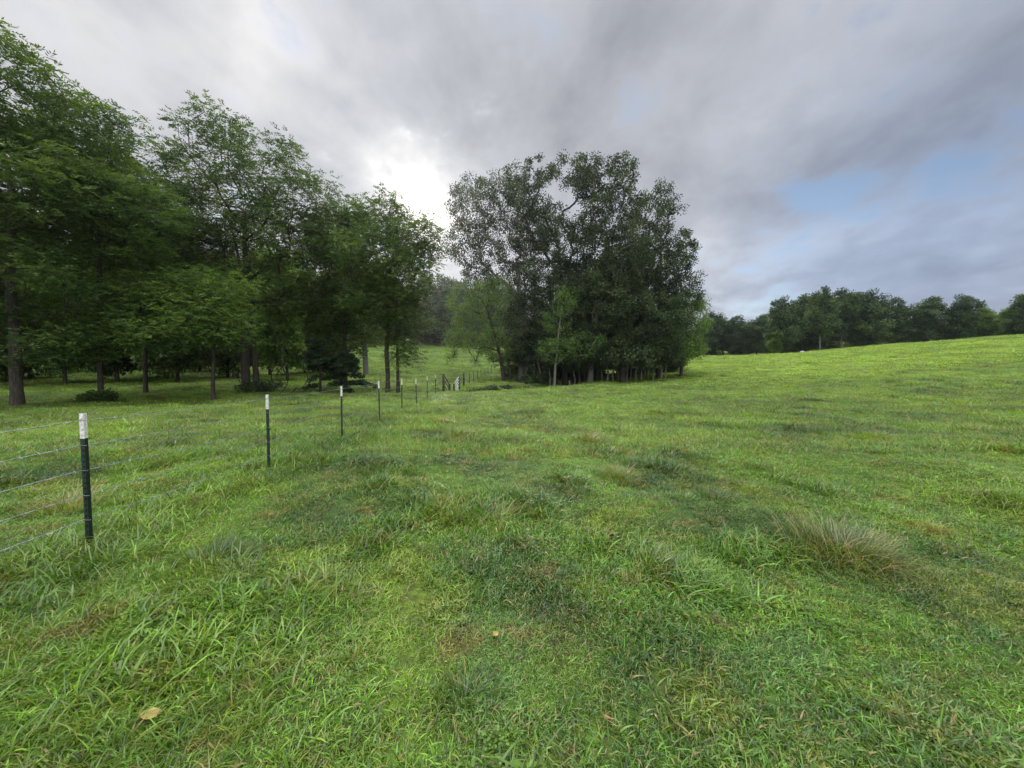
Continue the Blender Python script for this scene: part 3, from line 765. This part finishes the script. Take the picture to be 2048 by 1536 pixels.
def build_tree(px, py, Y, lobes, label, nclump=150, per=26, size=.14, style='compound', leaf=M_WALNUT, bark=M_BARK, trunk_r=.25, crad=(.55, 1.0),
               seed=0, top=None, lean=None, cat='tree', group=None, stems=None, depth=.9, spacing=.55, flat=.88, name='tree', base=None, tip_r=.012, zoff=0.0, minr=0.0):
    """lobes given as (px, py, rx_px, ry_px[, dy_m]) on the photo at distance Y -> real ellipsoids around the tree"""
    rng = np.random.default_rng(seed)
    x = (px-1024)/750*Y if base is None else base[0]; yb = Y if base is None else base[1]
    zb = hz(x, yb)+zoff
    L = []
    for l in lobes:
        c = at(l[0], l[1], Y); rx = l[2]/750*Y; rz = l[3]/750*Y; dy = l[4] if len(l) > 4 else rng.normal(0, .25)*rx
        L.append((c[0]-x, dy, c[2]-zb, rx, max(rx, rz)*depth, rz))
    T = sample_lobes(rng, L, nclump, spacing)
    zs = T[:, 2]; hi = np.percentile(zs, 92)
    cen = T[zs > np.percentile(zs, 55)].mean(0)
    if top is not None: q = at(top[0], top[1], Y); cen = np.array([q[0]-x, 0, q[2]-zb]); hi = cen[2]
    trunk = []
    wob = rng.normal(0, .12, (6, 2))
    for i in range(7):
        t = i/6; e = t**1.6
        w = wob[i-1]*(.6+.25*trunk_r*4) if 0 < i else np.zeros(2)
        trunk.append(np.array([cen[0]*e+w[0]*t, cen[1]*e+w[1]*t, -.15+(hi*.86+.15)*t]))
    nodes, par, nt, tips = tree_skeleton(rng, np.array(trunk), T)
    root = empty(name, (x, yb, zb)); tag(root, label, cat, group)
    obj('trunk', tree_trunk_mesh(nodes, par, nt, trunk_r, tip_r, bark, minr=minr), root)
    if stems:
        for (sx, sr) in stems:      # further trunks from the same root
            xo = (sx-px)/750*Y; b = MB(); tgt = T[np.argmin(np.abs(T[:, 0]-xo)+np.abs(T[:, 2]-hi*.8)*.4)]
            pts = [np.array([xo*(1-.0*t)+(tgt[0]-xo)*t**2, .2+(tgt[1])*t**2, -.15+(tgt[2]+.15)*t]) for t in np.linspace(0, 1, 8)]
            b.tube(pts, np.linspace(1, .25, 8)*sr*np.array([1.4]+[1]*7), 9, False); obj('trunk', b.mesh('trunk', bark, True), root)
    cr = rng.uniform(crad[0], crad[1], len(T))
    V, F, tint = leaf_cloud(rng, T, cr, per, size, style, True, flat)
    obj('crown', mesh_np('crown', V, F, leaf, {'tint': tint}), root)
    return root

# --- left row, walnut-like trees with compound leaves
build_tree(32, 820, 16, [(-30,175,140,115),(40,250,90,85),(-60,330,170,120),(70,370,110,90),(-40,470,160,90),(40,560,110,80),(-30,640,120,60),(80,650,70,50),(10,690,70,34),(110,690,50,30)],
           'tallest near tree at the left edge, hanging over the frame, trunk by the dark wood', 350, 25, .115, trunk_r=.185, crad=(.4, .75), seed=11, spacing=.5, top=(20, 250))
build_tree(200, 806, 19, [(180,255,70,60),(150,350,90,80),(240,420,90,80),(170,500,110,80),(220,600,90,60),(170,650,70,45),(160,695,50,26),(240,680,50,30)],
           'slim tree with bright low leaves, second from the left edge', 240, 24, .115, leaf=M_YOUNG, trunk_r=.115, crad=(.4, .8), seed=12, top=(200, 330))
build_tree(290, 790, 24, [(285,320,45,60),(260,390,90,80),(330,455,90,80),(300,540,100,70),(260,600,80,50),(300,665,60,36)],
           'mid-height tree standing back between the slim tree and the broad one', 240, 26, .125, trunk_r=.12, crad=(.45, .85), seed=13, top=(290, 350))
build_tree(425, 798, 20.5, [(400,590,90,50),(340,640,70,45),(440,650,70,45),(380,670,70,30),(300,650,40,30)],
           'short understorey tree with a straight dark trunk and low green crown', 110, 30, .115, trunk_r=.095, seed=14, leaf=M_YOUNG, top=(420, 600))
build_tree(492, 782, 26, [(440,300,70,70),(540,340,80,65),(375,345,50,60),(595,390,60,75),(450,420,110,80),(550,470,110,80),(400,520,90,60),(500,570,120,60),(600,560,60,60)],
           'broad twin-trunked tree, tallest in the middle of the left row', 340, 26, .13, trunk_r=.27, seed=15, stems=[(509, .2)], spacing=.65, top=(490, 360), crad=(.5, .95))
build_tree(690, 772, 29, [(700,430,45,40),(665,480,60,60),(700,560,65,60),(640,610,70,55),(690,670,50,35)],
           'thin tree rising behind the dark cedar in the left row', 170, 28, .15, trunk_r=.15, seed=16, top=(690, 470))
build_tree(775, 787, 26, [(765,430,45,38),(815,475,50,42),(855,490,24,40),(760,520,70,50),(820,560,50,50),(760,600,65,50),(800,640,50,40),(805,705,32,22)],
           'twin-trunked tree closest to the sun at the right end of the left row', 220, 26, .13, trunk_r=.15, seed=17, stems=[(794, .12)], top=(775, 480))
build_tree(732, 728, 52, [(735,620,50,50),(745,670,36,22),(715,560,40,40)],
           'tree with a pale trunk alone in the meadow behind the left row', 90, 40, .26, 'simple', M_WALNUT, M_BARKG, .35, (.7, 1.3), seed=18)

# cedar
def cedar(px, Y, hgt, rad, label, seed):
    rng = np.random.default_rng(seed); x = (px-1024)/750*Y; z = hz(x, Y); root = empty('cedar_tree', (x, Y, z)); tag(root, label, 'tree')
    b = MB(); b.tube([(0, 0, -.2), (.03, 0, hgt*.5), (0, 0, hgt)], [.10, .07, .02], 8, False); C = []; R = []
    for i in range(38):
        t = rng.random()**.8; zz = hgt*(.14+.84*t); L = rad*(1.05-t*.8)*rng.uniform(.6, 1.1); a = rng.random()*6.28; sg = rng.uniform(-.15, .2)
        tip = np.array([math.cos(a)*L, math.sin(a)*L, zz+L*sg]); p0 = np.array([0, 0, zz]); md_ = (p0+tip)/2+np.array([0, 0, .12*L])
        b.tube([p0, md_, tip], [.025, .018, .006], 4, False)
        for s in np.linspace(.25, 1, 6): C.append(p0*(1-s)**2+2*md_*s*(1-s)+tip*s*s+rng.normal(0, .05, 3)); R.append(.22)
    obj('trunk', b.mesh('trunk', M_BARK, True), root)
    V, F, t = leaf_cloud(rng, np.array(C), np.array(R), 17, .13, 'simple', True, .45)
    obj('crown', mesh_np('crown', V, F, M_CEDAR, {'tint': t}), root)
cedar(640, 27.3, 4.0, 2.5, 'dark cedar with spreading low branches under the left row', 31)
cedar(692, 27.8, 3.3, 2.2, 'second dark cedar, beside the thin tree trunk', 32)

# --- the grove
build_tree(1042, 752, 52, [(950,420,50,55),(1005,385,45,35),(930,490,38,50),(1000,490,60,55),(1060,470,45,60),(960,550,40,30),(1050,560,40,35)],
           'airy many-stemmed tree at the left of the grove, sky showing between its grey limbs', 330, 30, .21, 'simple', M_OAK, M_BARKG, .42, (.6, 1.2), seed=41, top=(1035, 480), stems=[(1052, .32), (1068, .25)], spacing=.85)
build_tree(1130, 765, 46.5, [(1060,350,48,32),(1050,400,42,40),(1085,445,50,50),(1140,335,50,22),(1165,375,30,35),(1130,500,60,50),(1090,560,60,50),(1150,590,60,60)],
           'tallest oak in the middle of the grove, round sky hole under its top', 300, 34, .20, 'simple', M_OAK, M_BARK, .38, (.5, .95), seed=42, top=(1120, 470), spacing=.8)
build_tree(1180, 766, 45, [(1200,360,50,40),(1245,350,28,38),(1225,430,60,50),(1180,480,50,50),(1250,500,60,50),(1200,560,70,50)],
           'oak with the spiky top right of the sky hole, on a leaning trunk', 280, 34, .20, 'simple', M_OAK, M_BARKG, .36, (.5, .95), seed=43, top=(1215, 430), spacing=.8)
build_tree(1318, 756, 47, [(1318,398,34,28),(1328,378,16,16),(1352,408,14,20),(1372,482,16,20),(1300,450,45,50),(1350,520,32,45),(1310,540,60,60),(1362,590,36,40),(1300,620,70,50),(1362,500,30,40),(1375,555,24,36)],
           'dark dense tree on the right shoulder of the grove', 300, 34, .20, 'simple', M_OAK, M_BARK, .34, (.5, .95), seed=44, top=(1320, 470), spacing=.8)
build_tree(1245, 764, 43.5, [(1220,600,80,60),(1290,640,80,55),(1200,680,80,42),(1290,690,80,36),(1240,545,60,50),(1250,715,110,22),(1150,700,60,34)],
           'lower dark tree filling the front of the grove', 420, 44, .19, 'simple', M_OAK, M_BARK, .3, (.5, .95), seed=45, spacing=.8)
build_tree(1362, 748, 47.5, [(1378,640,34,42),(1385,690,30,30),(1345,690,45,34),(1388,605,20,22)],
           'lighter green tree at the right foot of the grove', 200, 22, .19, 'simple', M_LIGHT, M_BARK, .2, (.55, 1.0), seed=46, spacing=.6)
build_tree(1108, 769, 42, [(1128,605,26,30),(1115,645,30,24),(1112,700,38,24),(1165,690,38,24)],
           'bright green young tree in front of the grove with low leafy boughs', 120, 13, .17, 'simple', M_BRIGHT, M_BARKG, .14, (.4, .85), seed=47, spacing=.55)
build_tree(1008, 750, 50, [(945,595,48,35),(920,665,34,35),(985,600,50,50),(970,690,50,38),(1010,680,50,45),(905,625,16,24),(905,700,14,26)],
           'pale green low tree leaning out at the left foot of the grove', 240, 20, .19, 'simple', M_LIGHT, M_BARK, .28, (.5, 1.0), seed=48, spacing=.6)
build_tree(1080, 760, 49, [(1060,640,50,50),(1080,700,60,38),(1150,640,60,60),(1200,640,50,60),(1150,570,60,40)],
           'dark undergrowth tree between the two tall oaks of the grove', 320, 44, .20, 'simple', M_OAK, M_BARK, .3, (.6, 1.1), seed=49, spacing=.7)

build_tree(1262, 757, 50, [(1250,540,70,50),(1260,610,90,60),(1230,680,100,45),(1320,680,60,40)],
           'dark tree standing at the back of the grove behind the pole-like trunks', 320, 40, .21, 'simple', M_OAK, M_BARK, .3, (.7, 1.2), seed=50, spacing=.8)
# pole-thin trunks under the grove
ORD = 'first second third fourth fifth sixth seventh eighth ninth tenth eleventh twelfth thirteenth fourteenth fifteenth sixteenth seventeenth eighteenth nineteenth twentieth twenty-first twenty-second twenty-third twenty-fourth twenty-fifth'.split()
def poles():
    rng = np.random.default_rng(77); protos = []
    for k in range(3):
        r = np.random.default_rng(200+k); root = empty('young_tree', (0, 0, 0))
        hgt = 6.5; b = MB(); w = r.normal(0, .12, (6, 2))
        pts = [(w[i][0]*i*.5 if i else 0, w[i][1]*i*.5 if i else 0, -.2+hgt*i/5) for i in range(6)]
        b.tube(pts, np.linspace(.11, .03, 6), 7, False)
        obj('trunk', b.mesh('trunk', M_BARKG, True), root)
        C = np.stack([r.normal(0, .9, 26), r.normal(0, .9, 26), r.uniform(2.3, 7, 26)], 1)
        V, F, t = leaf_cloud(r, C, r.uniform(.5, .9, 26), 40, .2, 'simple', True)
        obj('crown', mesh_np('crown', V, F, M_OAK, {'tint': t}), root); protos.append(root)
    spots = [(1100,44.5),(1148,45),(1160,46.5),(1204,45.5),(1214,44),(1226,44.6),(1236,46),(1252,45),(1262,47),(1272,45.2),(1283,46.2),(1296,46.6),(1306,45.8),(1322,45.5),(1330,46.5),(1068,50),(1078,47.5),(1090,48),(1170,50),(1195,51),(1020,53),(1240,52),(1290,52)]
    used = set()
    for i, (px, Y) in enumerate(spots):
        k = i % 3
        o = protos[k] if k not in used else copy_tree(protos[k]); used.add(k)
        x = (px-1024)/750*Y; o.location = (x, Y, hz(x, Y)); o.rotation_euler = (0, rng.normal(0, .03), rng.random()*6.28)
        s = rng.uniform(.8, 1.15); o.scale = (s, s, s)
        ordn = sorted(q[0] for q in spots).index(px)
        tag(o, 'thin pole-like trunk, %s from the left among those under the grove' % ORD[ordn], 'young tree', 'thin trunks under the grove')
poles()

# --- shared far tree models
def far_proto(seed, hgt, rad, leaf, bark, clear=.25, n=150, per=44, size=.34, tr=.17):
    rng = np.random.default_rng(seed); root = empty('tree', (0, 0, 0))
    L = []
    for i in range(12):
        t = (i+rng.random())/12; a = rng.random()*6.28; q = rad*.5*rng.random()
        L.append((math.cos(a)*q, math.sin(a)*q, hgt*(clear+.08+(.86-clear-.1)*t), rad*rng.uniform(.42, .68)*(1-.35*t), rad*rng.uniform(.42, .68)*(1-.35*t), hgt*.14))
    T = sample_lobes(rng, L, n, .7)
    trunk = np.array([(0, 0, -.2), (.1, 0, hgt*.2), (-.1, .1, hgt*.45), (.1, -.1, hgt*.78)])
    nodes, par, nt, tips = tree_skeleton(rng, trunk, T)
    obj('trunk', tree_trunk_mesh(nodes, par, nt, tr, .02, bark), root)
    V, F, t = leaf_cloud(rng, T, rng.uniform(.8, 1.5, len(T)), per, size, 'simple', True)
    obj('crown', mesh_np('crown', V, F, leaf, {'tint': t}), root); return root
PROTO = {}
def far_tree(kind, px, Y, top_py, label, group=None, sx=1.0, rz=0, zoff=0):
    spec = {'oak': (301, 15, 5.2, M_FAR, M_BARK, .15), 'oak2': (302, 15, 5.0, M_FAR, M_BARK, .10), 'tall': (303, 15, 4.2, M_FAR, M_BARKG, .30),
            'light': (304, 15, 4.6, M_LIGHT, M_BARK, .12), 'wood': (305, 15, 5.0, M_WALNUT, M_BARK, .08), 'wood2': (306, 15, 4.6, M_WALNUT, M_BARK, .09), 'bush': (307, 15, 7.0, M_FAR, M_BARK, .03)}[kind]
    if kind not in PROTO:
        o = far_proto(*spec[:6]); PROTO[kind] = [o, False]
    o, used = PROTO[kind]
    if used: o = copy_tree(o)
    else: PROTO[kind][1] = True
    x = (px-1024)/750*Y; z = hz(x, Y)+zoff; top = at(px, top_py, Y)[2]; s = (top-z)/14.6
    if kind == 'bush': z -= .6
    o.location = (x, Y, z); o.scale = (s*sx, s*sx, s); o.rotation_euler = (0, 0, rz); tag(o, label, 'tree')
    if group: o['group'] = group
    elif 'group' in o: del o['group']
    return o
rr = random.Random(3)
# right-hand far trees
far_tree('oak', 1562, 82, 592, 'leafy tree at the left end of the hilltop trees, green to the ground', sx=.95, rz=1)
far_tree('tall', 1638, 74, 570, 'tree with bare pale trunk standing in front of the hilltop trees', sx=.8, rz=2)
far_tree('tall', 1680, 84, 574, 'tall tree with rounded top just right of the bare-trunked tree', sx=1.0, rz=.4)
far_tree('oak', 1735, 82, 578, 'dark broad tree right of the two tall hilltop trees', sx=1.15, rz=.9)
far_tree('oak2', 1600, 92, 590, 'dark tree filling in behind the bare-trunked tree', sx=1.1, rz=2.2)
far_tree('oak', 1790, 84, 594, 'tree with a small notch of sky on its left, mid hilltop', sx=1.0, rz=3)
far_tree('oak2', 1845, 82, 592, 'dark full-crowned tree in the middle of the hilltop line', sx=1.1, rz=4)
far_tree('oak', 1905, 80, 590, 'dark tree with a lumpy top, right of the middle of the hilltop line', sx=1.05, rz=5.1)
far_tree('light', 1965, 80, 612, 'olive green low tree near the right end of the hilltop line', sx=1.2, rz=2.6)
far_tree('light', 2010, 76, 612, 'wide low tree at the right edge beside the tall last tree', sx=1.2, rz=4.6)
far_tree('oak2', 2055, 72, 585, 'tall last tree cut off by the right edge', sx=1.1, rz=.2)
far_tree('oak', 2130, 75, 590, 'tree beyond the right edge of the picture', 'trees past the right edge', rz=1)
for i, (px, tp, Y, k) in enumerate([(1412,622,118,'oak'),(1445,632,122,'oak2'),(1480,630,116,'oak'),(1512,628,112,'oak2'),(1540,632,108,'oak')]):
    far_tree(k, px, Y, tp, ['dark round tree closest to the grove on its right', 'dark tree second from the grove in the low right-hand row', 'middle tree of the dark low row right of the grove',
             'fourth tree of the dark low row right of the grove', 'last dark tree of the low row, against the hilltop trees'][i], sx=1.15, rz=i*1.3)
far_tree('light', 1548, 80, 672, 'small yellow-green tree at the foot of the hilltop trees, left end', sx=1.4, rz=.3)
# a deeper row closes the gaps
for i, px in enumerate([1420, 1465, 1510, 1560, 1610, 1665, 1720, 1775, 1830, 1885, 1940, 1995, 2050, 2110]):
    far_tree('bush', px, 128 if px < 1560 else 104, 645+rr.uniform(-6, 6)+(0 if px < 1560 else -8), 'one of the dark trees filling the back of the right-hand treeline', 'trees at the back of the right-hand treeline', sx=1.25, rz=i*1.1)
# back of the meadow, seen left of the grove
for i, (px, tp, Y) in enumerate([(560,520,108),(620,520,112),(680,530,110),(735,545,112),(790,550,110),(840,548,113),(885,552,110),(930,560,112),(975,560,114),(1030,575,116),(1090,590,118),(1150,590,118),(1210,600,120),(1270,600,120),(1340,610,120)]):
    far_tree(['oak', 'oak2'][i % 2], px, Y, tp, 'dark tree, %s from the left in the wood across the top of the back meadow' % ORD[i], 'wood across the top of the back meadow', sx=1.05, rz=i*.9)
for i, px in enumerate([560, 610, 660, 710, 760, 805, 850, 872, 895, 940, 985, 1030, 1100, 1160, 1220, 1300]):
    far_tree('bush', px, 119+(i % 2)*3, 632, 'one of the low dark trees filling the wood behind the back meadow', 'low trees in the back wood', sx=1.5, rz=i)
# wood behind the left row; unseen far-left trees added to block side light
for i, (px, Y, tp, k) in enumerate([(-180,24,150,'wood'),(-120,32,300,'wood2'),(-40,30,360,'wood'),(60,34,440,'wood2'),(130,30,450,'light'),(180,42,510,'wood2'),(235,33,440,'wood'),(255,48,495,'light'),  # here the pale light kind puts backlight into the leaf colour
                                    (325,38,510,'light'),(355,34,440,'wood'),(400,46,495,'wood'),(455,40,510,'wood2'),(540,44,475,'light'),(575,38,495,'light'),(610,50,545,'wood'),(660,46,565,'wood2'),
                                    (-90,40,440,'wood'),(-350,22,120,'wood'),(-300,30,200,'wood2'),(-450,26,150,'wood'),(-600,20,100,'wood2'),(-520,34,200,'wood'),(-250,38,260,'wood'),(20,52,475,'wood'),(110,56,495,'wood2'),(210,58,515,'wood'),(300,60,535,'wood2'),(380,62,545,'wood'),(470,62,565,'light'),(560,64,575,'wood2')]):
    far_tree(k, px, Y, tp, 'one of the trees in the wood behind the left row, counting unseen trees added on the left', 'wood behind the left row', sx=.85, rz=i*.7)
for i, px in enumerate([-190, -120, -60, 0, 60, 120, 180, 240, 300, 360, 430, 500]):
    far_tree('bush', px, 50+3*(i % 3)+(6 if px > 400 else 0), 640, 'one of the low dark bushes at the back of the left wood', 'bushes at the back of the left wood', sx=1.3, rz=i)

for i, px in enumerate([1050, 1100, 1150, 1200, 1250, 1300, 1345]):
    far_tree('bush', px, 56.5+(i % 2), 655, 'low dark undergrowth tree, %s from the left at the back of the grove' % ORD[i], 'undergrowth at the back of the grove', sx=1.5, rz=i*1.7)
def number_group(group, text):
    g = sorted([o for o in COL.objects if o.parent is None and o.get('group') == group], key=lambda o: o.location.x/o.location.y)
    for i, o in enumerate(g): o['label'] = text % ((ORD+['twenty-%s' % w for w in ('sixth', 'seventh', 'eighth', 'ninth')]+['thirtieth', 'thirty-first', 'thirty-second'])[i])
number_group('trees at the back of the right-hand treeline', 'dark tree at the back of the right-hand treeline, %s from the left')
number_group('low trees in the back wood', 'low dark tree filling the wood behind the back meadow, %s from the left')
number_group('bushes at the back of the left wood', 'low dark bush at the back of the left wood, %s from the left')
number_group('wood behind the left row', 'tree in the wood behind the left row, counting unseen trees added on the left, %s from the left')
# brush in the gully and by the trunks
def shrub(px, Y, w, h, label, leaf=M_CEDAR, seed=0, n=40, size=.12, stems=True, mat=M_BARK):
    rng = np.random.default_rng(seed); x = (px-1024)/750*Y; z = hz(x, Y); root = empty('shrub', (x, Y, z)); tag(root, label, 'shrub')
    C = np.stack([rng.normal(0, w*.4, n), rng.normal(0, w*.35, n), h*rng.uniform(.15, .85, n)], 1); b = MB()
    for c in C[:24]:
        b.tube([(c[0]*.25, c[1]*.25, -.1), (c[0]*.6, c[1]*.6, c[2]*.6), tuple(c)], [.018, .012, .005], 4, False)
    obj('stems', b.mesh('stems', mat), root)
    V, F, t = leaf_cloud(rng, C, rng.uniform(.2, .42, n), 26, size, 'simple', True); obj('foliage', mesh_np('foliage', V, F, leaf, {'tint': t}), root)
shrub(1000, 34.5, 2.2, 1.0, 'dark bush in the gully in front of the grove', M_OAK, 61, 60, .15)
shrub(965, 33.2, 1.6, .8, 'low dark bush in the gully beside the rail fence', M_OAK, 62, 40, .14)
shrub(1062, 46, 3.0, 1.2, 'brush at the foot of the grove left of the leaning trunk', M_OAK, 63, 60, .18)
shrub(515, 25.4, 1.6, .75, 'dry brush around the foot of the broad twin-trunked tree', M_OAK, 64, 30, .12)
shrub(190, 18.6, .7, .55, 'leafy brush at the foot of the slim tree', M_WALNUT, 65, 30, .12)

# curving vines hanging in the left row
def vine(pts, Y, label, r=.035):
    x0, y0 = pts[0]; P0 = at(x0, y0, Y); P0[2] = hz(P0[0], Y); root_p = P0
    P = np.array([at(a, b_, Y) for a, b_ in pts]); P[0][2] = P0[2]-.05
    # smooth
    Q = []
    for i in range(len(P)-1):
        p0 = P[max(i-1, 0)]; p1 = P[i]; p2 = P[i+1]; p3 = P[min(i+2, len(P)-1)]
        for t in np.linspace(0, 1, 6, endpoint=False):
            Q.append(.5*((2*p1)+(-p0+p2)*t+(2*p0-5*p1+4*p2-p3)*t*t+(-p0+3*p1-3*p2+p3)*t**3))
    Q.append(P[-1]); Q = np.array(Q); Q[:, 1] += .25*np.sin(np.arange(len(Q))*.4)
    b = MB(); b.tube(Q-root_p, np.linspace(r, r*.55, len(Q)), 6, True); me = b.mesh('vine', M_BARK, True)
    o = obj('hanging_vine', me); o.location = tuple(root_p); tag(o, label, 'vine')
vine([(545,782),(540,755),(552,735),(562,720),(560,690),(548,640)], 25.5, 'slim vine curving up right beside the broad twin-trunked tree')
vine([(560,786),(572,760),(570,730),(565,700),(570,660)], 25.2, 'second slim vine bowing outward right of the broad tree')
vine([(578,788),(590,776),(604,778),(612,760),(608,735),(618,700)], 26.0, 'looping vine that arches over the ground before the dark cedar')
vine([(482,778),(472,755),(467,730),(470,700)], 25.5, 'thin vine left of the broad twin-trunked tree', .025)

# two short pale stakes before the grove
def stake(px, py, label):
    Y = EYE*750/(py-735); Y = min(Y, 41); x = (px-1024)/750*Y; b = MB(); b.tube([(0, 0, -.1), (.01, 0, .4), (.01, 0, .62), (.01, 0, .66)], [.05, .05, .045, .02], 7)
    o = obj('wooden_stake', b.mesh('wooden_stake', M_BARKG, True)); o.location = (x, Y, hz(x, Y)); tag(o, label, 'stake')
stake(1058, 768, 'short pale stake left of the bright young tree')
stake(1139, 769, 'short pale stake right of the bright young tree')

def pale_rock(px, py, Y, w, label):
    x = (px-1024)/750*Y; b = bpy.data.meshes.new('rock'); rng = np.random.default_rng(3)
    import bmesh
    bm = bmesh.new(); bmesh.ops.create_icosphere(bm, subdivisions=3, radius=1)
    for v in bm.verts:
        c = v.co; k = 1+.25*float(vnoise(c.x*1.7+5, c.y*1.7+c.z*1.3, 4))+.12*float(vnoise(c.x*5, c.y*5+c.z*4, 6)); v.co = Vector((c.x*w*.5*k, c.y*w*.35*k, c.z*w*.28*k))
    bm.to_mesh(b); bm.free(); b.materials.append(M_ROCK); b.polygons.foreach_set('use_smooth', [True]*len(b.polygons))
    o = obj('rock', b); o.location = (x, Y, hz(x, Y)+w*.17); tag(o, label, 'rock')
M_ROCK = plain_material('pale_stone', (.26, .25, .22), (.40, .39, .36), .85, 0, 6)
pale_rock(1603, 697, 74, .95, 'pale rock in the grass left of the bare-trunked tree')

if HAZE:
    m, nt, N, L = new_mat('haze_air'); out = N.new('ShaderNodeOutputMaterial'); v = N.new('ShaderNodeVolumePrincipled')
    v.inputs['Density'].default_value = HAZE; v.inputs['Color'].default_value = (.86, .90, .96, 1); v.inputs['Anisotropy'].default_value = .78
    L.new(v.outputs[0], out.inputs['Volume'])
    b = MB(); b.box((-950, -550, -12), (950, 1600, 70)); o = obj('haze', b.mesh('haze', m)); tag(o, kind='stuff')
